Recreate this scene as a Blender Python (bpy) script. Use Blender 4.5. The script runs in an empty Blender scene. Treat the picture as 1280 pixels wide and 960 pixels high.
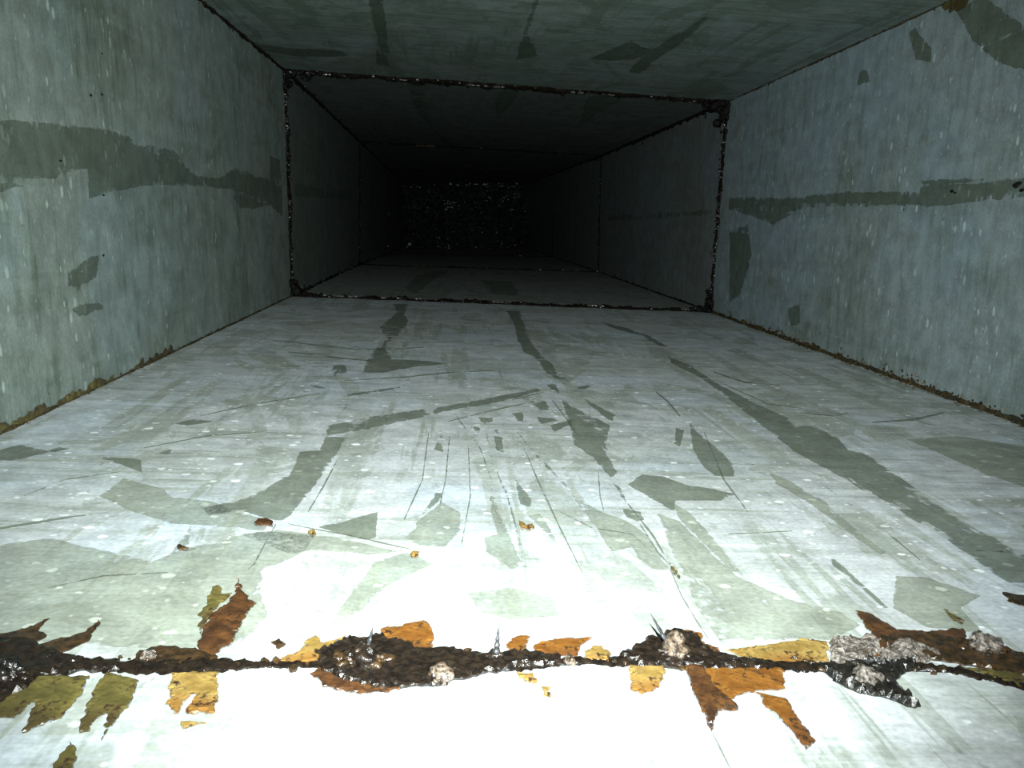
import bpy, bmesh, math, random
from mathutils import Vector, Matrix, noise
from mathutils.geometry import delaunay_2d_cdt
rnd = random.Random(7)
C = bpy.context.scene.collection

# ---------------------------------------------------------------- camera
YAW, PITCH, ROLL, F = 0.0784, 0.1820, 0.0442, 1085.3
fw = Vector((math.sin(YAW)*math.cos(PITCH), math.cos(YAW)*math.cos(PITCH), -math.sin(PITCH)))
r0 = Vector((math.cos(YAW), -math.sin(YAW), 0)); u0 = r0.cross(fw)
RT = math.cos(ROLL)*r0 + math.sin(ROLL)*u0
UP = -math.sin(ROLL)*r0 + math.cos(ROLL)*u0
cam = bpy.data.objects.new('camera', bpy.data.cameras.new('camera')); C.objects.link(cam)
m = Matrix((RT, UP, -fw)).transposed().to_4x4(); cam.matrix_world = m
cam.data.sensor_width = 36; cam.data.lens = F*36/1280; cam.data.clip_start = 0.005
bpy.context.scene.camera = cam
# ---------------------------------------------------------------- world, flash, exposure
w = bpy.data.worlds.new('world'); bpy.context.scene.world = w; w.use_nodes = True
w.node_tree.nodes['Background'].inputs[0].default_value = (0.5, 0.6, 0.6, 1)
w.node_tree.nodes['Background'].inputs[1].default_value = 0.02
fl = bpy.data.lights.new('phone_flash', 'SPOT'); fl.energy = 77; fl.spot_size = math.radians(95); fl.spot_blend = 1.0
fl.shadow_soft_size = 0.0035; fl.color = (0.93, 1.0, 0.97)
flo = bpy.data.objects.new('phone_flash', fl); C.objects.link(flo)
flo.location = Vector((0.0, 0.0, 0)) + RT*0.004 + UP*0.045
fdir = (fw + UP*0.02 - RT*0.04).normalized()
flo.rotation_euler = (-fdir).to_track_quat('Z', 'Y').to_euler()
vs = bpy.context.scene.view_settings
vs.view_transform = 'Standard'; vs.look = 'None'; vs.gamma = 1; vs.use_curve_mapping = False; vs.exposure = 0.0
bpy.context.scene.cycles.max_bounces = 4

# ---------------------------------------------------------------- geometry of the duct
D0, LS = 0.2786, 1.3535
D = [D0+LS*i for i in range(5)]
def ray(px, py): return (fw + RT*((px-640)/F) + UP*((480-py)/F))
def on_y(px, py, Y):
    d = ray(px, py); return d*(Y/d.y)
XL, XR, ZF, ZC = -0.2961, 0.5039, -0.1525, 0.2444
# corners (TL, TR, BL, BR) per station
K1 = [on_y(355,87,D[1]), on_y(910,127,D[1]), on_y(365,370,D[1]), on_y(888,390,D[1])]
K2 = [on_y(449,176,D[2]), on_y(752,194,D[2]), on_y(449,331,D[2]), on_y(748,340,D[2])]
K4 = [on_y(503,229,D[4]), on_y(660,229,D[4]), on_y(503,311,D[4]), on_y(660,311,D[4])]
K3 = [(a+b)/2 for a, b in zip(K2, K4)]
def near(k, q):        # continue the edge from the corner k towards the camera through pixel q
    n = k.cross(ray(*q))      # plane camera-k-q ; keep z of the flat sheet
    return n
def slide(k, q, z):
    n = near(k, q); Y = D0
    return Vector((-(n.y*Y+n.z*z)/n.x, Y, z))
K0 = [slide(K1[0], (250,0), ZC), slide(K1[1], (1190,0), ZC), slide(K1[2], (60,514), ZF), slide(K1[3], (1180,495), ZF)]
print('K0', K0, 'K1', K1)
YB = -0.7
KB = [k0+(k0-k1)*((D0-YB)/LS)*0.3 for k0, k1 in zip(K0, K1)]
for k in KB: k.y = YB
ST = [(YB, KB), (D[0], K0), (D[1], K1), (D[2], K2), (D[3], K3), (D[4], K4)]
def corner(i, Y):
    for (ya, ka), (yb, kb) in zip(ST[:-1], ST[1:]):
        if Y <= yb or kb is K4:
            return ka[i].lerp(kb[i], (Y-ya)/(yb-ya))
SURF = {'floor': (2, 3), 'ceiling': (0, 1), 'wall_left': (2, 0), 'wall_right': (3, 1)}
INW = {'floor': Vector((0,0,1)), 'ceiling': Vector((0,0,-1)), 'wall_left': Vector((1,0,0)), 'wall_right': Vector((-1,0,0))}
def P(s, u, Y, h=0.0):
    a, b = SURF[s]
    return corner(a, Y).lerp(corner(b, Y), u) + INW[s]*h
def hit(s, px, py):    # pixel -> (u, Y) on the surface
    d = ray(px, py).normalized()
    n0 = INW[s]
    a, b = SURF[s]
    u, Y = 0.5, 1.0
    for it in range(30):
        p = P(s, u, Y); pu = P(s, u+1e-4, Y)-p; pY = P(s, u, Y+1e-4)-p
        # solve p + pu*du + pY*dY = t d
        M = Matrix(((pu.x, pY.x, -d.x), (pu.y, pY.y, -d.y), (pu.z, pY.z, -d.z)))
        if abs(M.determinant()) < 1e-16: break
        r = M.inverted() @ (-p)
        du, dY = r[0]*1e-4, r[1]*1e-4
        u += max(-.5, min(.5, du)); Y += max(-.8, min(.8, dY)); Y = max(.06, min(D[4], Y))
    return u, Y
# foreground floor seam, traced
SEAM = [(-700,850),(-300,843),(0,838),(60,835),(150,834),(270,832),(350,831),(430,830),(560,829),(640,829),(750,826),(830,828),(900,831),(960,832),(1030,835),(1100,835),(1150,833),(1200,840),(1280,858),(1500,880),(2000,915)]
SEAMU = sorted(hit('floor', *q) for q in SEAM)
def seamY(u):
    if u <= SEAMU[0][0]: return SEAMU[0][1]
    for (a, ya), (b, yb) in zip(SEAMU[:-1], SEAMU[1:]):
        if u <= b: return ya+(yb-ya)*(u-a)/(b-a)
    return SEAMU[-1][1]

# ---------------------------------------------------------------- materials
def nt(name):
    mt = bpy.data.materials.new(name); mt.use_nodes = True
    t = mt.node_tree; b = t.nodes['Principled BSDF']
    return mt, t, b
class N:
    def __init__(s, t): s.t = t
    def __call__(s, typ, ins={}, **kw):
        n = s.t.nodes.new(typ)
        for k, v in kw.items(): setattr(n, k, v)
        for k, v in ins.items():
            if hasattr(v, 'is_linked') or isinstance(v, bpy.types.NodeSocket): s.t.links.new(v, n.inputs[k])
            else: n.inputs[k].default_value = v
        return n
    def math(s, op, a, b=0.0, c=0.0, clamp=False):
        n = s('ShaderNodeMath', {0: a, 1: b, 2: c}, operation=op); n.use_clamp = clamp; return n.outputs[0]
    def mix(s, f, a, b):
        n = s('ShaderNodeMix', {0: f, 6: a, 7: b}, data_type='RGBA'); return n.outputs[2]
    def ramp(s, v, lo, hi, a=0.0, b=1.0):
        n = s('ShaderNodeMapRange', {0: v, 1: lo, 2: hi, 3: a, 4: b}); n.interpolation_type = 'SMOOTHSTEP'; return n.outputs[0]
def steel(name, clean, film, bias=0.0, stretch=(1, 1, 1), fleck=1.0, streakdir=(3, 60, 60), layer=False, fs=(.85,1,1)):
    """galvanised sheet: blotchy wiped grease film, fine wipe marks, zinc flecks"""
    mt, t, b = nt(name); n = N(t)
    co = n('ShaderNodeTexCoord').outputs['Object']
    def mp(sc, rot=(0,0,0), loc=(0,0,0)): return n('ShaderNodeMapping', {0: co, 1: loc, 2: rot, 3: sc}).outputs[0]
    big = n('ShaderNodeTexNoise', {'Vector': mp(stretch), 'Scale': 7.0, 'Detail': 5.0, 'Roughness': .62, 'Distortion': .6}).outputs[0]
    st1 = n('ShaderNodeTexNoise', {'Vector': mp(streakdir), 'Scale': 2.2, 'Detail': 6.0, 'Roughness': .65}).outputs[0]
    st2 = n('ShaderNodeTexNoise', {'Vector': mp(streakdir, (0.25, .2, .35)), 'Scale': 6.0, 'Detail': 3.0}).outputs[0]
    fine = n('ShaderNodeTexNoise', {'Vector': mp((1,1,1)), 'Scale': 420.0, 'Detail': 3.0}).outputs[0]
    f = n.math('ADD', n.ramp(big, .42-bias, .62-bias, 0, .6), n.ramp(st1, .45, .7, 0, .55))
    f = n.math('MULTIPLY', f, n.ramp(st2, .3, .6, .55, 1.0), clamp=True)
    # long wiping strokes along the duct, in places
    ln = n('ShaderNodeTexNoise', {'Vector': mp((26, 1.6, 26), (0, 0, .12)), 'Scale': 1.5, 'Detail': 5.0, 'Roughness': .6, 'Distortion': .35}).outputs[0]
    lm = n('ShaderNodeTexNoise', {'Vector': mp((1,1,1), loc=(3, 1, 2)), 'Scale': 5.0, 'Detail': 2.0}).outputs[0]
    f = n.math('ADD', f, n.math('MULTIPLY', n.ramp(ln, .52, .60, 0, .6), n.math('MULTIPLY', n.ramp(lm, .42, .56), .35 if 'wall' in name else 1.0)), clamp=True)
    if 'wall' not in name:      # fine crosswise swipes and thin scratches
        cx = n('ShaderNodeTexNoise', {'Vector': mp((5, 70, 5), (0, 0, .06), (2, 1, 0)), 'Scale': 1.3, 'Detail': 4.0, 'Roughness': .6, 'Distortion': .25}).outputs[0]
        f = n.math('ADD', f, n.math('MULTIPLY', n.ramp(cx, .57, .62, 0, .5), n.ramp(lm, .58, .44)), clamp=True)
        sc = n('ShaderNodeTexNoise', {'Vector': mp((75, 3.5, 30), (0, 0, -.22), (4, 3, 1)), 'Scale': 1.2, 'Detail': 3.0, 'Distortion': .3}).outputs[0]
        f = n.math('ADD', f, n.math('MULTIPLY', n.ramp(sc, .62, .65, 0, .6), n.ramp(lm, .46, .55)), clamp=True)
        sm = n('ShaderNodeTexNoise', {'Vector': mp((14, 7, 14), (0, 0, .5), (1, 8, 1)), 'Scale': 2.0, 'Detail': 5.0, 'Roughness': .6, 'Distortion': 1.6}).outputs[0]
        f = n.math('ADD', f, n.ramp(sm, .60, .625, 0, .42), clamp=True)
    # hard edged remains between the strokes
    hd = n('ShaderNodeTexNoise', {'Vector': mp((5, 2.2, 5), (0, 0, -.3), (9, 4, 1)), 'Scale': 2.3, 'Detail': 6.0, 'Roughness': .55, 'Distortion': 1.2}).outputs[0]
    f = n.math('ADD', f, n.ramp(hd, .575, .60 if 'wall' not in name else .68, 0, .55 if 'wall' not in name else .3), clamp=True)
    tn = n('ShaderNodeTexNoise', {'Vector': mp((1,1,1), loc=(5,2,7)), 'Scale': 4.5, 'Detail': 3.0, 'Distortion': .8}).outputs[0]
    K = .60
    clean = tuple(c*K for c in clean[:3])+(1,); film = tuple(c*K for c in film[:3])+(1,)
    cb = n.mix(n.ramp(tn, .42, .60), clean, (clean[0]*.97, clean[1]*1.02, clean[2]*1.09, 1))
    col = n.mix(f, cb, film)
    br = n.ramp(fine, .2, .8, .82, 1.12)
    br2 = n.ramp(n('ShaderNodeTexNoise', {'Vector': mp(streakdir), 'Scale': 14.0, 'Detail': 2.0}).outputs[0], .25, .75, .955, 1.04)
    mot = n.ramp(n('ShaderNodeTexNoise', {'Vector': mp((1,1,1), loc=(1,5,2)), 'Scale': 46.0, 'Detail': 4.0, 'Roughness': .6}).outputs[0], .32, .68, .84, 1.14)
    br2 = n.math('MULTIPLY', br2, mot)
    v = n('ShaderNodeVectorMath', {0: col, 3: n.math('MULTIPLY', br, br2)}, operation='SCALE').outputs[0]
    # zinc flecks
    vo = n('ShaderNodeTexVoronoi', {'Vector': mp(fs, (.12,.1,.1)), 'Scale': 120.0, 'Randomness': 1.0})
    sel = n('ShaderNodeSeparateColor', {0: vo.outputs['Color']})
    size = n.math('MULTIPLY', sel.outputs[1], .36)
    edge = n.math('ADD', n.math('SUBTRACT', size, vo.outputs['Distance']), n.math('MULTIPLY', n.math('SUBTRACT', fine, .5), .25))
    fk = n.math('MULTIPLY', n.ramp(edge, 0, .1), n.ramp(sel.outputs[0], .30, 1.0, 0, fleck), clamp=True)
    v = n.mix(n.math('MULTIPLY', fk, .62), v, tuple(min(1, c*1.9+.05) for c in clean[:3])+(1,))
    vs2 = n('ShaderNodeTexVoronoi', {'Vector': mp((1, 1, .6), (.2, .1, .3)), 'Scale': 230.0})
    s2 = n('ShaderNodeSeparateColor', {0: vs2.outputs['Color']})
    fk2 = n.math('MULTIPLY', n.ramp(n.math('SUBTRACT', n.math('MULTIPLY', s2.outputs[1], .42), vs2.outputs['Distance']), 0, .2), n.ramp(s2.outputs[0], .55, 1.0, 0, fleck*.6), clamp=True)
    v = n.mix(fk2, v, tuple(min(1, c*1.6+.04) for c in clean[:3])+(1,))
    # dark pits
    vo2 = n('ShaderNodeTexVoronoi', {'Vector': mp((1,1,1)), 'Scale': 38.0})
    sel2 = n('ShaderNodeSeparateColor', {0: vo2.outputs['Color']})
    pit = n.math('MULTIPLY', n.ramp(n.math('SUBTRACT', n.math('MULTIPLY', sel2.outputs[1], .07), vo2.outputs['Distance']), 0, .03), n.math('GREATER_THAN', sel2.outputs[0], .72))
    v = n.mix(pit, v, (.05, .06, .045, 1))
    t.links.new(v, b.inputs['Base Color'])
    b.inputs['Metallic'].default_value = .25
    t.links.new(n.ramp(f, 0, 1, .5, .62), b.inputs['Roughness'])
    h = n.math('ADD', n.math('MULTIPLY', fine, .4), n.math('MULTIPLY', f, .5))
    t.links.new(n('ShaderNodeBump', {'Strength': .25, 'Distance': .0006, 'Height': h}).outputs[0], b.inputs['Normal'])
    if layer:
        at = n('ShaderNodeAttribute', attribute_name='core').outputs['Fac']
        k = n.math('ADD', at, n.math('MULTIPLY', n.math('SUBTRACT', st1, .5), .55 if 'wall' not in name else .15))
        k = n.math('ADD', k, n.math('MULTIPLY', n.math('SUBTRACT', big, .5), .7))
        fr = n('ShaderNodeTexNoise', {'Vector': mp((1, 1, 1), loc=(8, 8, 8)), 'Scale': 48.0, 'Detail': 5.0, 'Roughness': .68, 'Distortion': .5}).outputs[0]
        k = n.math('ADD', k, n.math('MULTIPLY', n.math('SUBTRACT', fr, .5), 1.9))
        k = n.math('SUBTRACT', k, n.ramp(ln, .54, .60, 0, .45))
        t.links.new(n.ramp(k, .22, .74, 0.0, .9 if 'wall' not in name else .8), b.inputs['Alpha'])
    return mt
FAR = []
def goo(name, c1, c2, rough=.18, scale=260, bump=.6, spec=.6, c3=None, dist=.001, rim=False, dark=None):
    mt, t, b = nt(name); n = N(t)
    co = n('ShaderNodeTexCoord').outputs['Object']
    a = n('ShaderNodeTexNoise', {'Vector': co, 'Scale': scale, 'Detail': 5.0, 'Roughness': .65}).outputs[0]
    g = n('ShaderNodeTexNoise', {'Vector': co, 'Scale': scale*.22, 'Detail': 3.0}).outputs[0]
    col = n.mix(n.ramp(a, .35, .66), c1, c2)
    if c3: col = n.mix(n.ramp(g, .48, .62), col, c3)
    if dark:      # thick dark dots and clots in the grease
        d = n('ShaderNodeTexNoise', {'Vector': co, 'Scale': 330.0, 'Detail': 4.0, 'Roughness': .7}).outputs[0]
        d2 = n('ShaderNodeTexNoise', {'Vector': co, 'Scale': 75.0, 'Detail': 3.0}).outputs[0]
        col = n.mix(n.math('MULTIPLY', n.ramp(d, .48, .62), n.ramp(d2, .4, .6, .15, 1)), col, dark)
    if rim:
        at = n('ShaderNodeAttribute', attribute_name='core').outputs['Fac']
        rn = n('ShaderNodeTexNoise', {'Vector': co, 'Scale': 380.0, 'Detail': 4.0, 'Roughness': .7}).outputs[0]
        k = n.math('ADD', at, n.math('MULTIPLY', n.math('SUBTRACT', rn, .5), 1.6))
        t.links.new(n.ramp(k, .15, .62, 0, 1), b.inputs['Alpha'])
    t.links.new(col, b.inputs['Base Color'])
    b.inputs['Roughness'].default_value = rough; b.inputs['Specular IOR Level'].default_value = spec
    t.links.new(n('ShaderNodeBump', {'Strength': bump, 'Distance': dist, 'Height': a}).outputs[0], b.inputs['Normal'])
    return mt
M = {}
FS = (60, 4, 4)
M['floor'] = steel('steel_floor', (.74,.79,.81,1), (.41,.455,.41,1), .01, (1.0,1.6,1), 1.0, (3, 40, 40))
M['film_floor'] = steel('film_floor', (.28,.32,.265,1), (.22,.255,.20,1), 0, (1,1.6,1), .7, (3, 40, 40), True)
M['film_pale'] = steel('film_pale', (.43,.475,.405,1), (.34,.38,.31,1), 0, (1,1.6,1), .9, (3, 40, 40), True)
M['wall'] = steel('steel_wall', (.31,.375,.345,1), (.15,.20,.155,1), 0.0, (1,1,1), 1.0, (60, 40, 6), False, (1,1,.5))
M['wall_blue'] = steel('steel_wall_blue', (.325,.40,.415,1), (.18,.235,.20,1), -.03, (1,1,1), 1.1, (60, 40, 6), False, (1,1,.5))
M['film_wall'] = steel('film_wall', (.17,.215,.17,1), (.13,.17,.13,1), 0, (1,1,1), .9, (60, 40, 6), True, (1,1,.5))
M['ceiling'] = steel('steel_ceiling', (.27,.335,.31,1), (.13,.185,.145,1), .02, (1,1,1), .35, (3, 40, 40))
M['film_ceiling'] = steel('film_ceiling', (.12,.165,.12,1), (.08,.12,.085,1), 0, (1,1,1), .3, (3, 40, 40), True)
M['floor_far'] = steel('steel_floor_far', (.47,.50,.48,1), (.29,.31,.27,1), .02, (1.0,1.6,1), .5, (3, 40, 40))  # far set: darker steel tones for the sections beyond the first frame
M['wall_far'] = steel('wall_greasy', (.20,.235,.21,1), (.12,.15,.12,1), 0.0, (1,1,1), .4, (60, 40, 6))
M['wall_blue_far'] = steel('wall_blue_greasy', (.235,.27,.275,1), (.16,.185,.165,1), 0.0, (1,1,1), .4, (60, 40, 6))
M['ceiling_far'] = steel('steel_ceiling_far', (.18,.21,.20,1), (.10,.125,.105,1), .02, (1,1,1), .3, (3, 40, 40))
M['tar'] = goo('tar_sealant', (.004,.003,.0025,1), (.012,.008,.005,1), .25, 300, .8, .45)
M['tar_brown'] = goo('tar_brown', (.008,.006,.003,1), (.035,.019,.008,1), .25, 240, .7, .5)
M['amber'] = goo('amber_grease', (.075,.028,.005,1), (.15,.065,.012,1), .32, 90, .25, .5, (.07,.028,.008,1), rim=True, dark=(.022,.012,.006,1))
M['amber_dark'] = goo('amber_dark', (.022,.010,.005,1), (.065,.028,.009,1), .3, 110, .3, .5, rim=True, dark=(.022,.012,.006,1))
M['ochre'] = goo('ochre_grease', (.11,.068,.016,1), (.23,.16,.05,1), .4, 90, .25, .4, (.13,.065,.015,1), rim=True, dark=(.022,.012,.006,1))
M['olive'] = goo('olive_grease', (.040,.034,.009,1), (.095,.080,.022,1), .42, 90, .3, .4, (.04,.03,.010,1), rim=True, dark=(.022,.012,.006,1))
M['crust'] = goo('pale_crust', (.012,.010,.008,1), (.19,.165,.14,1), .28, 620, 1.0, .7, (.04,.03,.022,1), .0015)
M['black_crust'] = goo('black_crust', (.003,.003,.003,1), (.010,.009,.007,1), .22, 280, .9, .5)
M['clot'] = goo('corner_clot', (.002,.002,.002,1), (.009,.008,.007,1), .55, 330, 1.0, .1, None, .002)
M['grime'] = goo('corner_grime', (.016,.014,.006,1), (.06,.045,.02,1), .45, 240, .8, .4, (.02,.018,.01,1))
M['grime_pale'] = goo('corner_grime_pale', (.06,.052,.035,1), (.16,.135,.10,1), .5, 260, .8, .4)
M['screw'] = goo('dull_zinc', (.04,.042,.046,1), (.09,.092,.098,1), .35, 400, .3, .6); M['screw'].node_tree.nodes['Principled BSDF'].inputs['Metallic'].default_value = .7
M['back'] = goo('back_crust', (.004,.005,.005,1), (.03,.035,.035,1), .22, 45, 1.0, .7, (.015,.02,.02,1), .02)
M['wet'] = goo('wet_bead', (.014,.009,.006,1), (.11,.08,.055,1), .10, 520, 1.0, 1.0)
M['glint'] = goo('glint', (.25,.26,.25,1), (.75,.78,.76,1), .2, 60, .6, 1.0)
M['wet_dark'] = goo('wet_dark', (.006,.006,.006,1), (.10,.10,.096,1), .14, 320, 1.0, 1.0)

# ---------------------------------------------------------------- object helpers
def link(name, me, mat, parent=None):
    o = bpy.data.objects.new(name, me); C.objects.link(o)
    if mat: me.materials.append(M[mat] if isinstance(mat, str) else mat)
    o.parent = parent
    return o
def tag(o, label=None, cat=None, group=None, kind=None):
    for k, v in (('label', label), ('category', cat), ('group', group), ('kind', kind)):
        if v: o[k] = v
    return o
def mesh(name, vs_, fs, smooth=False):
    me = bpy.data.meshes.new(name); me.from_pydata([tuple(v) for v in vs_], [], fs); me.update()
    if smooth: me.polygons.foreach_set('use_smooth', [True]*len(me.polygons))
    return me
def local(vs_):
    c = sum((Vector(v) for v in vs_), Vector())/len(vs_)
    return c, [Vector(v)-c for v in vs_]
def nz(p, s): return noise.noise(Vector(p)*s)
def ns3(p, s, k=0): return noise.fractal(Vector(p)*s+Vector((k*7.1, k*3.3, 0)), 1.0, 2.0, 3)

# ---------------------------------------------------------------- the setting: sheets of each section
roots = {}
for s, lab in (('floor', 'wiped grey galvanised steel duct floor with streaky cleaning marks'),
               ('wall_left', 'greenish grey galvanised duct wall on the left'),
               ('wall_right', 'blue grey galvanised duct wall on the right with white flecks'),
               ('ceiling', 'dark green grey galvanised duct ceiling')):
    e = bpy.data.objects.new(s, None); C.objects.link(e); e.empty_display_size = .1
    tag(e, lab, 'duct wall' if 'wall' in s else ('duct floor' if s == 'floor' else 'duct ceiling'), None, 'structure'); roots[s] = e
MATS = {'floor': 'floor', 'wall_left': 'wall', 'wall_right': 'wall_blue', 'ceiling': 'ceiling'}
panels = {}
GAP = .0015
for s in SURF:
    for k in range(5):
        ya, yb = ST[k][0], ST[k+1][0]
        nu, ny = 28, 20
        v = []; T = .0012
        for layer in (0, -T):
            for j in range(ny+1):
                for i in range(nu+1):
                    u = i/nu; y0, y1 = ya+GAP, yb-GAP
                    if s == 'floor' and k == 0: y1 = seamY(u)-GAP
                    if s == 'floor' and k == 1: y0 = seamY(u)+GAP
                    Y = y0+(y1-y0)*j/ny
                    p = P(s, u, Y, layer)
                    v.append(p)
        W = nu+1; O = W*(ny+1); f = []
        for j in range(ny):
            for i in range(nu):
                a = j*W+i; q = (a, a+1, a+W+1, a+W)
                flip = s in ('ceiling', 'wall_left')
                f.append(q if not flip else q[::-1]); q2 = tuple(x+O for x in q); f.append(q2[::-1] if not flip else q2)
        for i in range(nu): f += [(i, i+O, i+1+O, i+1), (ny*W+i, ny*W+i+1, ny*W+i+1+O, ny*W+i+O)]
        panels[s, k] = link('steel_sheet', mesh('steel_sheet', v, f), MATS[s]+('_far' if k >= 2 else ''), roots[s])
def sec(Y): return 0 if Y < D[0] else min(4, 1+int((Y-D[0])/LS))

# ---------------------------------------------------------------- thin layers lying on the sheets
CORE = [None]
def patch_mesh(s, pix, h=.0003, jit=1.0, bulge=0.0, rough=0.0, uv=False):
    """outline traced on the sheet -> a thin slab of its own; ragged edge, optional lumpy top"""
    if not uv: q = [hit(s, *p) for p in pix]
    else: q = pix
    a, b = SURF[s]
    Wd = (corner(b, q[0][1])-corner(a, q[0][1])).length
    pts = [Vector((u*Wd, Y)) for u, Y in q]
    per = sum((pts[i]-pts[i-1]).length for i in range(len(pts)))
    ym = sum(p.y for p in pts)/len(pts)
    step = max(.0012*max(ym, .25)/.28, per/260)
    out = []
    sd = rnd.random()*100
    for i in range(len(pts)):
        p, r = pts[i], pts[(i+1) % len(pts)]
        n_ = max(1, int((r-p).length/step))
        d = (r-p); nn = Vector((-d.y, d.x)).normalized() if d.length > 0 else Vector((0,0))
        for k in range(n_):
            c = p+d*(k/n_)
            j = noise.noise(Vector((c.x*300/ym*.28, c.y*300/ym*.28, sd)))*1.1 + noise.noise(Vector((c.x*900/ym*.28, c.y*900/ym*.28, sd)))*.6
            out.append(c+nn*j*jit*.0011*ym/.28)
    nb = len(out)
    edges = [(i, (i+1) % nb) for i in range(nb)]
    x0, x1 = min(p.x for p in out), max(p.x for p in out); y0, y1 = min(p.y for p in out), max(p.y for p in out)
    g = max(step*1.6, math.sqrt((x1-x0)*(y1-y0)/1500)) if bulge or rough else max(step*1.5, math.sqrt((x1-x0)*(y1-y0)/700))
    pp = list(out); yy = y0+g/2
    while yy < y1:
        xx = x0+g/2
        while xx < x1:
            pp.append(Vector((xx+rnd.uniform(-.2,.2)*g, yy+rnd.uniform(-.2,.2)*g))); xx += g
        yy += g
    vo, eo, fo, ov, oe, of = delaunay_2d_cdt(pp, edges, [], 1, 1e-7)
    isb = [any(i < nb for i in o) for o in ov]
    bset = set()
    from collections import Counter
    ec = Counter()
    for f in fo:
        for i in range(3): ec[tuple(sorted((f[i], f[(i+1) % 3])))] += 1
    bound = [e for e, c in ec.items() if c == 1]
    bv = {i for e in bound for i in e}
    top = []
    for i, p in enumerate(vo):
        hh = h
        if i not in bv:
            if bulge: hh += bulge*(.6+.8*noise.noise(Vector((p.x*120, p.y*120, sd))))
            if rough: hh += rough*abs(noise.noise(Vector((p.x*500, p.y*500, sd+5))))*2
        top.append(P(s, p.x/Wd, p.y, max(hh, h*.6)))
    bot = {i: len(top)+k for k, i in enumerate(sorted(bv))}
    allv = top+[P(s, vo[i].x/Wd, vo[i].y, 0) for i in sorted(bv)]
    faces = []
    up = INW[s]
    for f in fo:
        a3 = [allv[i] for i in f]
        if (a3[1]-a3[0]).cross(a3[2]-a3[0]).dot(up) < 0: f = f[::-1]
        faces.append(tuple(f))
    for a_, b_ in bound: faces.append((a_, b_, bot[b_], bot[a_]))
    CORE[0] = [0.38 if i in bv else 1.0 for i in range(len(top))]+[.38]*len(bot)
    return allv, faces
def film(s, pix, mat=None, jit=1.0, h=.00012):
    v, f = patch_mesh(s, pix, h, jit*.35)
    core = CORE[0]
    if jit < .5: core = [.72]*len(core)
    q = [hit(s, *p) for p in pix]; Y = sum(a[1] for a in q)/len(q)
    if not f: return
    me = mesh('grease_film', v, f); at = me.attributes.new('core', 'FLOAT', 'POINT'); at.data.foreach_set('value', core)
    return link('grease_film', me, mat or {'floor':'film_floor','ceiling':'film_ceiling'}.get(s, 'film_wall'), panels[s, sec(Y)])

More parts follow.
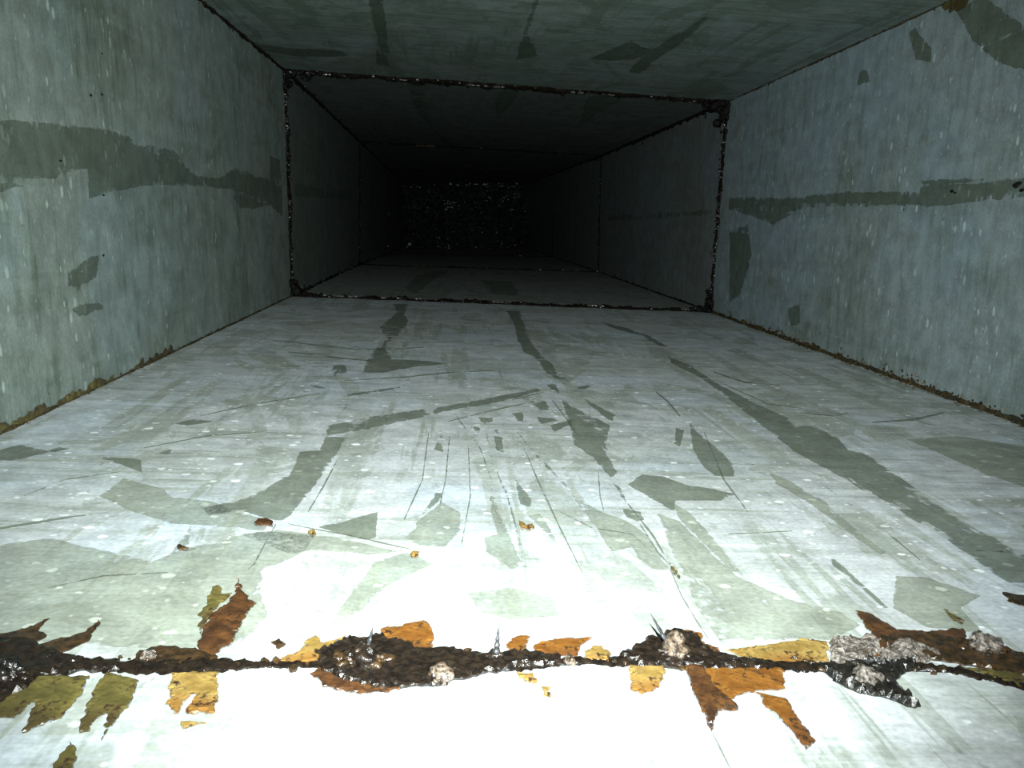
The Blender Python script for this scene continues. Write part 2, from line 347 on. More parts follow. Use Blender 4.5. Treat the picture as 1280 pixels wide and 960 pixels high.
PF = 'film_pale'
FLOORF = [
 ([(-60,690),(60,672),(140,690),(190,702),(235,684),(300,668),(345,662),(395,668),(380,690),(335,712),(325,740),(335,770),(300,808),(200,812),(100,806),(-60,805)], PF),
 ([(822,642),(850,652),(920,720),(990,750),(1050,765),(1075,782),(1040,800),(900,802),(860,745)], PF),
 ([(470,702),(510,690),(540,705),(480,735),(450,765),(410,785),(440,740)], PF),
 ([(585,742),(640,735),(690,748),(700,770),(640,775),(600,765)], PF),
 ([(300,668),(330,664),(420,672),(500,690),(460,694),(400,688),(360,692)], PF),
 ([(1120,720),(1160,722),(1226,745),(1200,760),(1230,792),(1160,785),(1115,760)], PF),
 ([(1132,549),(1200,545),(1290,560),(1290,612),(1235,594),(1170,565)], PF),
 ([(491,380),(496,390),(475,409),(481,423),(469,437),(456,455),(454,467),(479,466),(523,458),(560,455),(534,451),(490,449),(483,437),(495,425),(511,402),(505,392),(511,380)], None),
 ([(416,457),(432,455),(433,466),(423,467),(422,476),(414,470)], None),
 ([(387,480),(410,486),(426,491),(409,488),(389,484)], None),
 ([(434,493),(460,489),(500,483),(502,485),(450,494),(434,495)], None),
 ([(426,515),(432,505),(436,506),(428,516)], None),
 ([(408,532),(450,523),(503,515),(556,508),(619,496),(672,486),(675,489),(625,503),(560,514),(541,519),(494,529),(450,539),(409,545)], None),
 ([(407,546),(399,563),(375,565),(362,592),(330,612),(290,628),(250,634),(262,645),(300,640),(345,651),(357,652),(395,605),(418,572),(437,547)], None),
 ([(398,659),(430,652),(472,640),(470,672),(458,675),(425,668)], None),
 ([(520,653),(552,628),(575,640),(576,663),(556,684),(525,682),(505,672),(520,660)], PF),
 ([(542,622),(550,605),(553,622),(525,647)], None),
 ([(547,553),(551,545),(554,565),(542,562)], None),
 ([(434,567),(454,566),(453,569),(440,570)], None),
 ([(632,388),(650,388),(654,400),(658,412),(668,432),(680,448),(694,458),(697,470),(716,474),(712,480),(695,474),(683,466),(672,450),(655,440),(646,424),(643,405)], None),
 ([(682,481),(696,479),(699,492)], None),
 ([(701,497),(730,515),(763,532),(758,552),(761,570),(772,592),(763,597),(742,573),(718,556),(711,530)], None),
 ([(719,484),(743,480),(733,486),(722,487)], None),
 ([(725,495),(755,512),(770,519),(765,527),(745,514)], None),
 ([(664,505),(682,501),(688,513),(674,513)], None),
 ([(669,521),(693,523),(698,526),(677,530)], None),
 ([(687,532),(717,524),(714,530),(693,540)], None),
 ([(598,522),(616,521),(617,527),(605,531)], None),
 ([(640,517),(653,515),(656,528),(648,527)], None),
 ([(587,532),(600,535),(600,541),(593,540)], None),
 ([(616,537),(624,537),(622,543)], None),
 ([(615,544),(628,547),(630,566),(619,563)], None),
 ([(642,595),(665,625),(662,634),(650,630)], None),
 ([(606,540),(609,540),(616,565),(617,580),(634,615),(642,642),(659,712),(656,712),(639,642),(631,615),(614,580),(613,565)], None),
 ([(647,540),(667,563),(684,580),(706,603),(722,622),(718,624),(702,604),(681,583),(665,567)], None),
 ([(722,622),(752,640),(785,652),(808,668),(822,690),(838,712),(820,712),(800,700),(790,684),(765,690),(745,662),(733,645),(718,624)], PF),
 ([(613,600),(618,615),(622,632),(630,655),(638,670),(652,705),(640,712),(608,690),(605,672),(622,668),(612,632)], PF),
 ([(660,645),(675,642),(690,665),(697,682),(685,670),(672,655)], PF),
 ([(767,605),(774,608),(782,625),(785,632),(778,622)], None),
 ([(777,635),(800,640),(805,650),(795,652),(783,646)], None),
 ([(802,593),(830,596),(860,607),(885,610),(920,618),(900,626),(845,626),(842,640),(812,622),(785,606)], None),
 ([(862,528),(870,538),(881,549),(900,563),(916,580),(918,596),(895,595),(880,585),(866,560)], None),
 ([(845,535),(855,538),(850,558),(843,555)], None),
 ([(840,628),(860,640),(880,660),(905,690),(925,715),(915,715),(880,680),(850,650)], PF),
 ([(960,590),(985,600),(1030,625),(1070,660),(1110,690),(1100,694),(1060,665),(1010,628),(970,605)], PF),
 ([(1035,695),(1045,700),(1062,715),(1110,760),(1105,760),(1058,720),(1040,706)], None),
 ([(835,445),(861,456),(898,480),(943,504),(984,522),(995,534),(1012,531),(1046,546),(1060,563),(1081,566),(1115,590),(1149,614),(1184,635),(1225,660),(1270,684),(1310,700),(1310,752),(1280,738),(1248,722),(1215,697),(1179,671),(1132,645),(1060,601),(995,566),(943,525),(909,497),(875,472),(840,455)], None),
 ([(750,402),(785,410),(812,420),(835,434),(820,432),(795,418),(765,410)], None),
 ([(-20,568),(25,556),(60,564),(88,561),(50,568),(0,580),(-20,588)], None),
 ([(58,564),(75,559),(87,561),(70,565)], None),
 ([(118,571),(150,572),(176,575),(178,591),(150,580)], None),
 ([(125,620),(155,598),(205,612),(215,622),(262,626),(300,640),(340,652),(330,664),(250,657),(215,655),(155,636)], PF),
 ([(-10,661),(20,656),(80,646),(146,639),(80,649),(20,659),(-10,664)], None),
 ([(218,530),(240,524),(270,527),(235,532)], None),
 ([(192,568),(215,561),(212,568)], None),
 ([(220,684),(232,687),(262,681),(262,683),(232,690),(222,687)], None),
 ([(240,655),(236,680),(200,702),(215,690)], PF),
 # beyond the first frame
 ([(505,360),(520,345),(545,338),(560,340),(540,352),(520,368)], None),
 ([(600,350),(640,352),(650,370),(615,368)], None),
]
for poly, mt in FLOORF: film('floor', poly, mt)
# thin wipe lines on the floor
def stroke(s, pts, wpx=1.2, mt=None):
    a = []; b = []
    for i, p in enumerate(pts):
        q0 = Vector(pts[max(0, i-1)]); q1 = Vector(pts[min(len(pts)-1, i+1)]); d = (q1-q0).normalized(); n_ = Vector((-d.y, d.x))
        ww = wpx*(.25+math.sin(math.pi*(i+.3)/(len(pts)-.4)))*.6
        a.append(tuple(Vector(p)+n_*ww)); b.append(tuple(Vector(p)-n_*ww))
    film(s, a+b[::-1], mt, .45)
for pts, ww in (([(345,655),(330,682),(318,705),(310,712)], 1.4), ([(360,655),(400,663),(440,670),(500,684),(520,688)], 1.2), ([(838,712),(852,745),(870,775),(885,798)], 1.3),
                ([(617,600),(613,625),(624,650)], 1.0), ([(360,440),(420,447),(470,452)], 1.3), ([(350,458),(410,459)], 1.2), ([(330,424),(400,432),(450,437)], 1.0),
                ([(460,437),(500,436),(530,434)], 1.2), ([(430,476),(500,472),(560,466),(640,462)], 1.2), ([(640,500),(680,490)], 1.), ([(560,527),(620,512),(668,502)], 1.2),
                ([(700,640),(740,660),(790,668),(815,690)], 1.0), ([(820,490),(835,502),(850,520)], 1.6), ([(892,465),(930,478),(975,482)], 1.5), ([(1090,528),(1140,525),(1180,516)], 2.0),
                ([(1000,516),(1040,520),(1060,516)], 1.5), ([(1220,688),(1260,690),(1290,692)], 2.0), ([(910,668),(990,664)], 1.2), ([(885,905),(900,935),(915,965)], 1.4), ([(748,590),(750,620),(755,640)], 1.0),
                ([(655,560),(672,600),(700,660),(728,716)], 1.3), ([(562,545),(557,600),(548,640)], 1.0), ([(585,548),(588,620),(577,680)], 1.0), ([(536,540),(528,600),(505,650)], 1.1),
                ([(690,500),(713,530),(722,545)], 1.4), ([(880,540),(905,600),(935,640)], 1.3), ([(430,560),(402,612),(385,640)], 1.3), ([(785,630),(815,668),(842,712)], 1.8),
                ([(800,655),(822,690),(842,712)], 1.4), ([(570,520),(600,560),(618,610)], .9), ([(905,480),(960,505),(1010,512)], 1.2), ([(250,520),(320,505),(400,492)], 1.2),
                ([(180,560),(260,545),(330,540)], 1.3), ([(60,735),(130,720),(210,716)], 1.3), ([(30,620),(80,600),(150,590)], 1.2), ([(1020,600),(1090,650),(1150,700)], 1.6)):
    stroke('floor', pts, ww)
WALLF = [
 ('wall_left', [(-20,147),(47,153),(125,160),(218,188),(244,219),(272,223),(294,209),(337,225),(337,194),(350,200),(354,272),(337,256),(318,262),(300,260),(292,250),(290,238),(265,234),(203,231),(172,233),(111,248),(109,211),(94,212),(69,223),(-20,244)]),
 ('wall_left', [(85,340),(110,322),(125,318),(120,345),(100,365),(85,362)]),
 ('wall_left', [(85,385),(120,375),(130,385),(100,396)]),
 ('wall_left', [(368,230),(440,240),(440,250),(368,245)]),
 ('wall_right', [(911,247),(983,247),(1052,240),(1149,240),(1152,225),(1220,223),(1300,222),(1300,246),(1233,250),(1192,256),(1161,262),(1099,259),(1030,259),(989,269),(967,281),(936,269),(911,262)]),
 ('wall_right', [(1135,40),(1143,35),(1165,60),(1164,78),(1145,75)]),
 ('wall_right', [(1195,12),(1230,-5),(1290,40),(1290,90),(1250,80),(1215,50)]),
 ('wall_right', [(1075,90),(1085,85),(1088,102),(1070,108)]),
 ('wall_right', [(912,290),(935,280),(940,320),(925,370),(912,378)]),
 ('wall_right', [(985,385),(1000,380),(1000,405),(988,408)]),
 ('wall_right', [(760,270),(830,266),(890,262),(890,268),(830,273),(760,276)]),
 ('ceiling', [(458,-10),(478,-10),(484,40),(488,84),(470,80),(470,50)]),
 ('ceiling', [(670,-10),(676,-5),(660,40),(672,70),(645,75),(650,55)]),
 ('ceiling', [(735,74),(790,50),(800,58),(815,62),(850,40),(880,20),(900,12),(850,55),(820,75),(800,92),(785,90),(795,75),(760,76)]),
 ('ceiling', [(300,50),(360,60),(420,62),(440,70),(380,72),(320,62)]),
 ('ceiling', [(505,98),(530,100),(532,130),(540,160),(590,195),(560,185),(522,140)]),
 ('ceiling', [(630,104),(655,106),(640,130),(622,150),(618,128)]),
 ('ceiling', [(735,120),(790,118),(750,140),(722,160)]),
]
for s, poly in WALLF: film(s, poly)

# ---------------------------------------------------------------- sealant beads and crumbs
def bead_mesh(path, up, wid, hgt, seed, rag=.5, nseg=8):
    """path: points; up: fn(i)->(normal, side); ragged lumpy ridge"""
    v = []; f = []; W = nseg+1; n_ = len(path)
    for i, p in enumerate(path):
        nrm, side = up(i)
        ww = wid(i); hh = hgt(i)
        for k in range(W):
            a = k/nseg*2-1
            e = 1+rag*ns3(p+side*(.02 if a > 0 else -.02), 140/max(.3, p.y)*.3*3, seed)
            x = a*ww*e
            z = hh*max(0, 1-a*a)**.7*(1+.9*ns3(p+side*x*1.0, 380*.3/max(.3, p.y)*2.2, seed+3))
            if k in (0, nseg): z = -.0002
            v.append(p+side*x+nrm*z)
    for i in range(n_-1):
        for k in range(nseg):
            a = i*W+k; f.append((a, a+1, a+W+1, a+W))
    f.append(tuple(range(W))); f.append(tuple((n_-1)*W+k for k in range(W))[::-1])
    return v, f
ICO = {}
def ico(sub):
    if sub not in ICO:
        bm = bmesh.new(); bmesh.ops.create_icosphere(bm, subdivisions=sub, radius=1)
        ICO[sub] = ([v.co.copy() for v in bm.verts], [tuple(x.index for x in f.verts) for f in bm.faces]); bm.free()
    return ICO[sub]
def blob(v, f, c, r, amp=.35, sub=1, flat=None, fr=1.4, seed=0):
    iv, fc = ico(sub); o = len(v)
    r = Vector(r) if not isinstance(r, (int, float)) else Vector((r, r, r))
    for p in iv:
        k = 1+amp*noise.fractal(p*fr+Vector((seed*3.7, c.x*900, c.y*700)), 1.0, 2.0, 3)
        v.append(Vector(c)+Vector((p.x*r.x, p.y*r.y, p.z*r.z))*k)
    f += [tuple(i+o for i in q) for q in fc]
def crumbs(name, spots, mat, parent, label=None):
    v = []; f = []
    for c, r in spots: blob(v, f, c, r, .5, 1, seed=rnd.random()*50)
    return tag(link(name, mesh(name, v, f), mat, parent), label, None, None, 'stuff')

def joint(k, label):
    e = bpy.data.objects.new('duct_joint', None); C.objects.link(e); Y = D[k]
    e.location = P('floor', .5, Y); tag(e, label, 'joint', 'crosswise joints of the duct'); e.empty_display_size = .1
    off = Vector(e.location)
    fine = [.0011, .003, .005, .008][k]
    for s in ('floor', 'ceiling', 'wall_left', 'wall_right'):
        a, b = SURF[s]; Lw = (corner(b, Y)-corner(a, Y)).length
        n_ = int(Lw/fine)
        if k == 0 and s != 'floor': n_ = 120
        path = []
        for i in range(n_+1):
            u = i/n_
            y = seamY(u) if (k == 0 and s == 'floor') else Y
            p = P(s, u, y)
            if k > 0: p.y += .004*ns3(p, 5, k) 
            if k == 1 and s == 'ceiling': p.z += 0
            path.append(p)
        up = lambda i, s=s: (INW[s], Vector((0,1,0)))
        if k == 0:
            wd = lambda i: max(.0026, .0036+.0042*ns3(path[i], 22, 1)); hg = lambda i: .0009+.0005*ns3(path[i], 30, 2)
            if s != 'floor': wd = lambda i: .004; hg = lambda i: .002
        else:
            sc = {'floor': .011, 'ceiling': .012, 'wall_left': .009, 'wall_right': .008}[s]*(1, 1, .75, .7)[k]
            wd = lambda i, sc=sc: sc*(1+.5*ns3(path[i], 18, k)); hg = lambda i, sc=sc: sc*.35*(1+.8*ns3(path[i], 30, k))
        v, f = bead_mesh(path, up, wd, hg, k*5+len(s), .6)
        v = [q-off for q in v]
        link('sealant_bead', mesh('sealant_bead', v, f, True), 'tar', e)
        # loose crust along the bead
        sp = []; cnt = {0: 130, 1: 110, 2: 50, 3: 25}[k]
        if k == 0 and s != 'floor': cnt = 10
        for _ in range(cnt):
            i = rnd.randrange(len(path)); c = path[i]+Vector((0, rnd.gauss(0, 1)*wd(i)*.9, 0))+INW[s]*hg(i)*rnd.uniform(0,.9)-off
            rr = rnd.uniform(.0006, .0019)*(1 if k == 0 else 2.1+.8*(k-1))
            sp.append((c, (rr, rr*rnd.uniform(.6,1.2), rr*rnd.uniform(.5,1))))
        crumbs('crust_crumbs', sp, 'tar_brown' if k == 0 else 'black_crust', e)
        if k in (1, 2):
            sp = []
            spots = {(1,'ceiling'): [(500,512,88),(584,600,98),(605,632,99),(715,730,105),(755,768,106),(360,372,87),(380,440,88)], (1,'floor'): [(405,430,376),(435,450,377),(470,560,379),(600,640,381),(735,755,387),(850,865,389),(366,372,371)],
                     (1,'wall_left'): [], (1,'wall_right'): [], (2,'ceiling'): [(520,540,181),(533,545,180)], (2,'floor'): [(520,560,334),(690,730,339)]}.get((k, s), [])
            for x0, x1, yy in spots:
                for _ in range(9):
                    c = on_y(rnd.uniform(x0, x1), yy+rnd.uniform(-2,2), Y-.012); u = (c-corner(a, Y)).dot((corner(b, Y)-corner(a, Y)).normalized())/Lw
                    c = P(s, u, Y-.006, .004); rr = rnd.uniform(.0015,.0035); sp.append((c-off, (rr*1.5, rr, rr*.7)))
            if s.startswith('wall') and k == 1:
                for _ in range(45):
                    c = P(s, rnd.random(), Y-.004+rnd.uniform(-.006,.006), .003); rr = rnd.uniform(.0008,.0022); sp.append((c-off, rr))
            if sp: crumbs('wet_droplets', sp, 'wet_dark' if k == 1 else 'wet', e, 'wet glinting droplets')
    # heavy clots in the corners of the first frame
    if k == 1:
        for ci, n_, rr, spread in ((0, 50, .006, .018), (1, 110, .008, .030), (2, 40, .007, .018), (3, 60, .007, .020)):
            cc = corner(ci, Y); v = []; f = []
            sx = 1 if ci in (0, 2) else -1; sz = -1 if ci in (0, 1) else 1
            for _ in range(n_):
                a_ = abs(rnd.gauss(0, spread)); b_ = abs(rnd.gauss(0, spread)); 
                if rnd.random() < .5: a_ *= .25
                else: b_ *= .25
                blob(v, f, cc+Vector((sx*a_, -.004+rnd.gauss(0,.006), sz*b_))-off, rnd.uniform(.3,1)*rr, 1.0, 2 if rnd.random()<.6 else 1, seed=rnd.random()*40)
            link('corner_clot', mesh('corner_clot', v, f, True), 'clot', e)
    return e
joint(0, 'black tarry joint line crossing the duct floor nearest the camera')
joint(1, 'large dark frame of sealant around the duct, first one beyond the foreground')
joint(2, 'second dark sealant frame deeper in the duct, on the dim right wall')
joint(3, 'faint deepest sealant frame just before the glittering end of the duct')

# longitudinal corner seams with grime
def seam(ci, ya, yb, label, wid, hgt, crumb, mats, side_dir, group=None, rag=.7, n_=None):
    sx = 1 if ci in (0, 2) else -1; sz = -1 if ci in (0, 1) else 1
    nrm = Vector((sx, 0, sz)).normalized(); side = Vector((sx, 0, -sz)).normalized()
    n_ = n_ or int((yb-ya)/.0035)
    path = [corner(ci, ya+(yb-ya)*(i/n_)**1.3) for i in range(n_+1)]
    e = bpy.data.objects.new('corner_seam', None); C.objects.link(e); e.location = path[0]; e.empty_display_size = .05
    tag(e, label, 'seam', group)
    W = lambda i: wid*(1+.9*ns3(path[i], 9, ci))*(1+.7*ns3(path[i], 60, ci+9))
    v, f = bead_mesh(path, lambda i: (nrm, side), W, lambda i: hgt*(1+.6*ns3(path[i], 40, ci)), ci*3+2, rag)
    link('grime_bead', mesh('grime_bead', [q-path[0] for q in v], f, True), mats[0], e)
    for mt, cnt, dens in mats[1]:
        sp = []
        for _ in range(cnt):
            y = ya+(yb-ya)*rnd.random()**1.6
            p = corner(ci, y)
            if noise.noise(Vector((0, y*14, ci*9+dens))) < -.05 and rnd.random() < .8: continue
            o = abs(rnd.gauss(0, wid*.62)); on_wall = rnd.random() < side_dir
            p = p+(Vector((0,0,sz*o)) if on_wall else Vector((sx*o,0,0)))
            rr = crumb*rnd.uniform(.35, 1.1)
            sp.append((p-path[0], (rr*(.5 if on_wall else 1), rr*rnd.uniform(.8, 1.8), rr*(1 if on_wall else .5))))
        crumbs('grime_crumbs', sp, mt, e)
seam(2, .2, D[1], 'olive brown grime seam between near floor and left wall', .0026, .0016, .0014, ('grime', (('grime', 420, 1), ('grime_pale', 200, 4))), .5)
seam(3, .2, D[1], 'thick crumbly brown grime seam between near floor and right wall', .0075, .004, .0021, ('grime', (('grime', 1100, 1), ('grime_pale', 800, 4), ('tar_brown', 420, 7))), .55)
seam(0, .3, D[1], 'dark seam between near ceiling and left wall, top left', .0055, .003, .0024, ('tar', (('black_crust', 160, 1), ('tar_brown', 60, 3))), .5)
seam(1, .3, D[1], 'thin dark seam between near ceiling and right wall, top right', .0022, .0015, .002, ('grime', (('black_crust', 160, 1),)), .7)
seam(2, D[1], D[4], 'dim seam of floor and left wall beyond the first frame', .007, .004, .006, ('tar', (('black_crust', 90, 1), ('grime_pale', 40, 3))), .5)
seam(3, D[1], D[4], 'dim seam of floor and right wall beyond the first frame', .005, .003, .005, ('tar', (('black_crust', 70, 1),)), .5)
seam(0, D[1], D[4], 'dim seam of ceiling and left wall beyond the first frame', .008, .004, .006, ('tar', (('black_crust', 70, 1),)), .5)
seam(1, D[1], D[4], 'black seam of ceiling and right wall beyond the first frame', .011, .005, .006, ('tar', (('black_crust', 70, 1),)), .5)

# olive smear patches running up the left wall foot and right wall foot, stain in the top right corner
def flake(s, pix, mat, label, h=.0006, jit=1.3, bulge=.0004, rough=.0005, name='grease_flake', cat='grease flake', group=None, parent=None):
    v, f = patch_mesh(s, pix, h, jit, bulge, rough)
    if not f: print('EMPTY', label); return
    c, lv = local(v)
    me = mesh(name, lv, f, False); at = me.attributes.new('core', 'FLOAT', 'POINT'); at.data.foreach_set('value', CORE[0])
    o = link(name, me, mat, None); o.location = c
    return tag(o, label, cat, group)
flake('wall_left', [(-10,532),(20,524),(45,512),(70,504),(90,490),(108,486),(118,473),(135,476),(143,469),(140,478),(110,494),(70,514),(30,534),(-10,548)], 'olive', 'olive green grease smear creeping up the foot of the left wall', name='grease_smear', cat='grease smear')
flake('wall_right', [(1172,2),(1190,-6),(1212,-4),(1206,10),(1190,14),(1182,8)], 'olive', 'yellow olive grease stain in the top right ceiling corner', name='grease_smear', cat='grease smear')
flake('wall_left', [(160,466),(178,448),(180,455),(200,441),(214,433),(216,438),(190,454),(168,468)], 'grime', 'small dark grime smear at the left wall foot, farther from the camera', name='grease_smear', cat='grease smear')
for px, py, rr in ((127,67,.9),(127,118,1.2),(113,119,1.1),(75,201,1.),(129,148+96,.9),(1190,239,1.6),(1194,241,1.2),(1270,232,2.4),(1274,229,2.0),(1278,238,1.6),(129,319,1.),(1130,262,.8)):
    s = 'wall_left' if px < 600 else 'wall_right'; u, Y = hit(s, px, py); v = []; f = []
    rr *= .0011; blob(v, f, P(s, u, Y, .0004), (rr*.5, rr*2.2, rr), .4, 1, seed=px)
    link('grime_speck', mesh('grime_speck', v, f), 'black_crust', panels[s, sec(Y)])

# ---------------------------------------------------------------- flakes along the near joint
GF = 'grease flakes along the near joint'
FL = [
 ([(-12,846),(24,847),(112,846),(103,868),(76,898),(27,917),(45,880),(40,878),(18,898),(-12,900)], 'olive', 'olive brown flake below the joint at the far left, scratched through'),
 ([(133,842),(155,846),(173,852),(160,885),(150,895),(127,926),(135,890),(118,900),(112,915),(98,917),(108,885),(115,868)], 'olive', 'forked olive brown flake hanging below the joint, second from left'),
 ([(89,928),(97,940),(90,966),(60,966),(75,948)], 'olive', 'small brown flake at the bottom edge, lower left'),
 ([(214,842),(273,841),(270,892),(232,893),(245,868),(238,868),(222,893),(210,890)], 'ochre', 'square tan flake below the joint with a pale diagonal scratch'),
 ([(226,903),(257,904),(228,912)], 'ochre', 'tiny tan sliver just under the square tan flake'),
 ([(298,724),(306,741),(317,755),(300,784),(287,806),(265,822),(248,818),(248,808),(252,795),(265,768),(292,746)], 'amber_dark', 'large brown leaf shaped flake standing up behind the joint, left'),
 ([(249,795),(250,770),(262,745),(270,733),(277,737),(276,745),(290,742),(265,768),(252,792)], 'olive', 'olive rim along the left side of the leaf shaped flake'),
 ([(-12,795),(40,785),(60,774),(45,790),(60,795),(35,812),(60,802),(85,797),(105,791),(125,775),(122,785),(110,802),(80,816),(60,822),(40,827),(-12,832)], 'tar_brown', 'dark pronged smear behind the joint at the far left edge'),
 ([(165,826),(175,815),(200,808),(245,812),(270,820),(272,829),(200,832)], 'tar_brown', 'low dark brown flake behind the joint below the leaf shaped flake'),
 ([(340,828),(375,815),(385,800),(395,795),(405,805),(420,800),(432,795),(435,815),(400,828)], 'ochre', 'yellow olive flake left of the first big clump'),
 ([(339,804),(347,800),(357,806),(348,812)], 'tar_brown', 'tiny dark diamond crumb behind the joint, left of the yellow flake'),
 ([(477,787),(502,784),(520,778),(530,776),(536,780),(541,790),(543,802),(530,823),(515,828),(480,822)], 'amber', 'bright orange tab shaped flake standing behind the first big clump'),
 ([(388,843),(405,858),(430,866),(460,868),(485,866),(505,862),(515,852),(520,840),(480,836),(400,836)], 'amber_dark', 'orange brown flake under the first big clump, below the joint'),
 ([(632,807),(652,793),(662,796),(659,818),(644,823)], 'amber', 'small orange triangular flake right of the middle screw tip'),
 ([(665,810),(674,803),(714,798),(740,797),(728,808),(722,820),(700,822),(680,822)], 'amber', 'long orange brown flake with a pointed right end, centre of the joint'),
 ([(730,815),(740,809),(752,808),(762,820),(760,827),(732,826)], 'ochre', 'small ochre flake in the middle of the joint, left of the second big clump'),
 ([(784,833),(832,832),(830,853),(818,863),(802,869),(790,862)], 'ochre', 'rounded tan flake below the joint like a tongue'),
 ([(852,790),(860,788),(874,792),(882,806),(900,811),(900,824),(868,822)], 'amber', 'orange flake leaning on the right of the second big clump'),
 ([(857,834),(977,836),(982,862),(950,864),(920,870),(912,876),(921,887),(898,890),(890,915),(882,900),(868,868)], 'amber', 'largest orange brown flake below the joint with a pointed tip'),
 ([(857,835),(880,837),(892,862),(910,876),(921,887),(898,890),(890,915),(882,900),(868,868)], 'amber_dark', 'dark red brown left edge on the largest flake'),
 ([(944,866),(982,874),(998,900),(1019,927),(1008,938),(977,900),(958,884)], 'amber', 'long diagonal amber strip on the floor below the joint, right'),
 ([(905,814),(960,807),(1004,800),(1036,803),(1033,829),(960,831)], 'ochre', 'long yellow ochre flake behind the joint, right of the second big clump'),
 ([(1070,763),(1090,769),(1121,788),(1167,790),(1205,786),(1214,828),(1179,825),(1130,823),(1092,823),(1097,800),(1081,783)], 'amber_dark', 'broad dark brown flake behind the joint at the right'),
 ([(1200,834),(1256,840),(1300,842),(1300,868),(1282,863),(1250,852)], 'olive', 'brown smear along the joint at the far right edge'),
 ([(1253,741),(1300,748),(1300,764),(1261,753)], 'tar_brown', 'dark pointed smear at the right edge above the joint'),
 ([(1179,762),(1188,766),(1205,779),(1203,784),(1191,776)], 'olive', 'thin dark green sliver above the joint, right'),
 ([(1020,832),(1050,836),(1088,825),(1111,832),(1139,816),(1144,835),(1118,851),(1135,870),(1151,884),(1144,886),(1102,872),(1074,868),(1041,851)], 'black_crust', 'black glistening crust sagging below the joint at the right'),
 ([(1037,805),(1060,799),(1092,800),(1100,814),(1085,828),(1057,837),(1038,826)], 'crust', 'pale grey beige crust patch on the joint, left of the right clump'),
 ([(1096,818),(1120,806),(1150,808),(1180,822),(1150,830),(1110,832)], 'crust', 'pale crust patch on the joint between the two right clumps'),
 ([(645,842),(665,842),(672,856),(655,852)], 'ochre', 'faint yellow smear just below the joint, middle'),
 ([(676,859),(686,861),(688,874),(679,872)], 'ochre', 'tiny yellow green dab below the joint, middle'),
]
for poly, mt, lab in FL:
    near_low = mt in ('black_crust', 'crust')
    dk = lab.startswith('dark red') 
    flake('floor', poly, mt, lab, .0005 if not dk else .0016, 1.0, .0005 if not near_low else .002, .00012 if not near_low else .002, group=GF)
for poly, mt, lab in (
 ([(395,817),(430,802),(470,794),(520,812),(560,813),(600,818),(640,816),(700,820),(705,832),(640,838),(590,846),(545,858),(470,862),(430,852),(400,838)], 'tar', 'broad black wet grease patch along the joint under the first big clump'),
 ([(775,820),(800,808),(820,798),(845,790),(866,794),(882,812),(930,826),(960,829),(960,838),(880,838),(800,834)], 'tar', 'black wet grease patch around the second big clump'),
 ([(-12,800),(30,800),(70,815),(110,826),(150,826),(150,838),(100,842),(60,845),(30,862),(-12,885)], 'tar', 'black grease patch spreading from the left edge along the joint'),
 ([(1090,800),(1120,796),(1160,793),(1205,800),(1260,812),(1295,826),(1295,850),(1240,838),(1200,830),(1140,822),(1110,812)], 'tar_brown', 'dark brown grease patch under the clump at the right edge')):
    flake('floor', poly, mt, lab, .0008, 1.5, .0009, .0010, name='grease_patch', cat='grease patch', group='wet grease patches along the near joint')
for poly, mt, lab in (([(318,656),(322,651),(332,650),(341,654),(341,659),(332,658),(323,660)], 'amber_dark', 'small brown grease crumb lying on the floor at the end of a wipe line, left'),
                      ([(385,667),(391,664),(395,669),(390,673)], 'ochre', 'tiny yellow crumb on the floor right of the brown crumb'),
                      ([(513,695),(518,691),(525,692),(522,698),(515,700)], 'ochre', 'tiny yellow crumb on the floor, centre left'),
                      ([(649,653),(654,655),(658,659),(666,657),(668,662),(660,665),(651,662)], 'ochre', 'small two lobed yellow crumb in the middle of the floor'),
                      ([(838,711),(842,711),(850,724),(847,725)], 'olive', 'thin green sliver on the floor above the second big clump'),
                      ([(221,684),(232,686),(236,688),(224,689)], 'tar_brown', 'thin dark crumb on the floor near the left')):
    flake('floor', poly, mt, lab, .0012, .4, .0008, .0004, name='grease_crumb', cat='grease crumb')

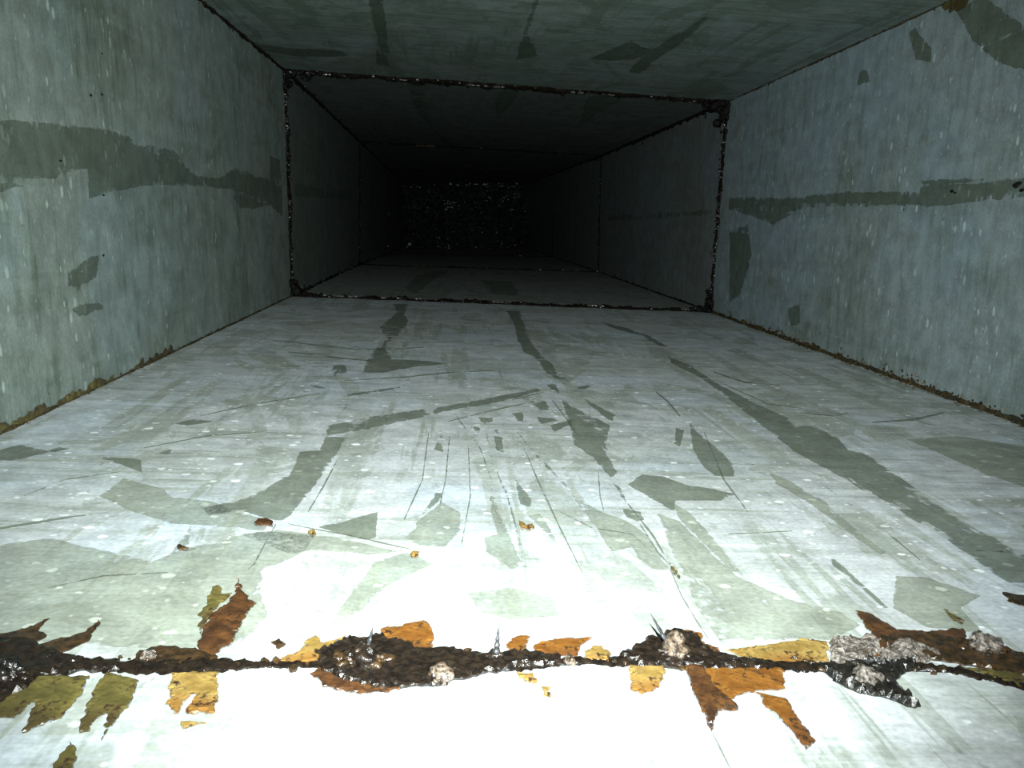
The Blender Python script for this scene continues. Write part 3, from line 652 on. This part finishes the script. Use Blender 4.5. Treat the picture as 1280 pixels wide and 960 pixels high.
# ---------------------------------------------------------------- clumps over the screws
def clump(px, py, wpx, hpx, mat, label, tip=None, extra='tar', hgt=None, n_=26, wet=14):
    u, Y = hit('floor', px, py+hpx*.25); base = P('floor', u, Y)
    rx = wpx/2/F*Y; hz = (hgt or rx*1.1)*.85
    e = bpy.data.objects.new('grease_clump', None); C.objects.link(e); e.location = base; e.empty_display_size = .01
    tag(e, label, 'grease clump', 'grease clumps over the joint screws')
    v = []; f = []
    blob(v, f, Vector((0, 0, hz*.25)), (rx*.72, rx*.65, hz*.75), .5, 4, seed=px)
    link('clump_core', mesh('clump_core', v, f, True), mat, e)
    v = []; f = []
    for _ in range(n_):
        a = rnd.random()*6.283; d = rx*rnd.uniform(.4, 1.15); rr = rx*rnd.uniform(.10, .3)
        blob(v, f, Vector((math.cos(a)*d, math.sin(a)*d*.6, rr*.4+max(0, 1-d/rx)*hz*.5)), (rr*1.2, rr, rr*.8), .6, 2, seed=rnd.random()*60)
    link('clump_crust', mesh('clump_crust', v, f, True), extra, e)
    v = []; f = []
    for _ in range(wet):
        a = rnd.uniform(-2.9, -.2); d = rnd.uniform(.2, .75); rr = rx*rnd.uniform(.04, .11)
        blob(v, f, Vector((math.cos(a)*d*rx, math.sin(a)*rx*.5*d-.001, hz*(.85-.7*d)+.0005)), rr, .3, 2, seed=rnd.random()*60)
    link('wet_droplets', mesh('wet_droplets', v, f, True), 'wet', e)['label'] = 'wet glinting droplets'
    if tip:
        th, lean = tip; bm = bmesh.new(); rings = []; r0_ = .0014; K = 12; NN = 26
        for i in range(NN+1):
            t_ = i/NN; rr = r0_*(1-t_)**.8*(1+.22*math.sin(t_*NN*1.25))+.00005
            rings.append([bm.verts.new((math.cos(q*6.283/K)*rr+lean*t_*th, math.sin(q*6.283/K)*rr, t_*th)) for q in range(K)])
        for a_, b_ in zip(rings[:-1], rings[1:]):
            for q in range(K): bm.faces.new((a_[q], a_[(q+1) % K], b_[(q+1) % K], b_[q]))
        bm.faces.new(rings[0][::-1]); bm.faces.new(rings[-1])
        me = bpy.data.meshes.new('screw_tip'); bm.to_mesh(me); bm.free()
        link('screw_tip', me, 'screw', e)['label'] = 'dull grey pointed screw tip'
clump(455, 814, 66, 56, 'tar', 'first big dark wet clump on the joint, beside the orange tab flake', (.0135, .22), 'tar_brown', .0085, 34, 26)
clump(553, 838, 44, 50, 'wet', 'glassy pale amber clump bulging below the joint, left of centre', None, 'tar', .006, 22, 20)
clump(620, 818, 26, 24, 'tar', 'small dark clump with an upright screw tip in the centre of the joint', (.0125, 0.03), 'tar_brown', .0035, 14, 12)
clump(843, 808, 52, 44, 'wet', 'second big wet clump on the joint, above the rounded tan flake', (.0165, -.62), 'tar', .0085, 30, 24)
clump(1083, 842, 54, 50, 'crust', 'pale glistening clump on black crust at the right of the joint', None, 'black_crust', .007, 34, 22)
clump(1230, 803, 56, 44, 'crust', 'grey beige clump behind the joint near the right edge', None, 'tar_brown', .008, 30, 14)
clump(6, 832, 60, 70, 'black_crust', 'black clump cut by the left edge of the picture', None, 'tar', .007, 30, 20)
clump(712, 824, 26, 20, 'wet', 'small pale wet clump in the joint, right of the long orange flake', None, 'tar', .003, 10, 8)
clump(186, 818, 26, 20, 'crust', 'small pale crust clump on the joint at the left', None, 'tar_brown', .003, 12, 6)

# ---------------------------------------------------------------- closed end of the duct
nx, nz_ = 90, 54; v = []; f = []
tl, tr, bl, br = K4
for j in range(nz_+1):
    for i in range(nx+1):
        a = bl.lerp(br, i/nx); b = tl.lerp(tr, i/nx); p = a.lerp(b, j/nz_)
        e_ = min(i, nx-i, j, nz_-j) == 0
        p.y += -.001+(0 if e_ else -.05*abs(ns3(p, 22, 1))-.03*abs(ns3(p, 60, 2)))
        v.append(p)
for j in range(nz_):
    for i in range(nx):
        a = j*(nx+1)+i; f.append((a, a+1, a+nx+2, a+nx+1))
wb = tag(link('wall_back', mesh('wall_back', v, f), 'back'), 'black crusted glittering end of the duct', 'duct end', None, 'structure')
sp = []
for _ in range(120):
    r_ = rnd.random()
    if r_ < .35: i, j = rnd.gauss(.78, .1), rnd.gauss(.78, .14)
    elif r_ < .5: i, j = rnd.gauss(.37, .03), rnd.gauss(.68, .05)
    elif r_ < .7: i, j = rnd.random(), rnd.gauss(.97, .02)
    elif r_ < .85: i, j = rnd.random(), rnd.gauss(.05, .03)
    else: i, j = rnd.random(), rnd.random()
    i = min(.99, max(.01, i)); j = min(.99, max(.01, j))
    p = bl.lerp(br, i).lerp(tl.lerp(tr, i), j); p.y -= .03
    rr = rnd.uniform(.003, .008)*(1.3 if rnd.random() < .12 else .55); sp.append((p, (rr*1.3, rr, rr)))
crumbs('painted_glint_grains', sp, 'glint', wb)  # glints of the end wall painted as grains with a pale base colour
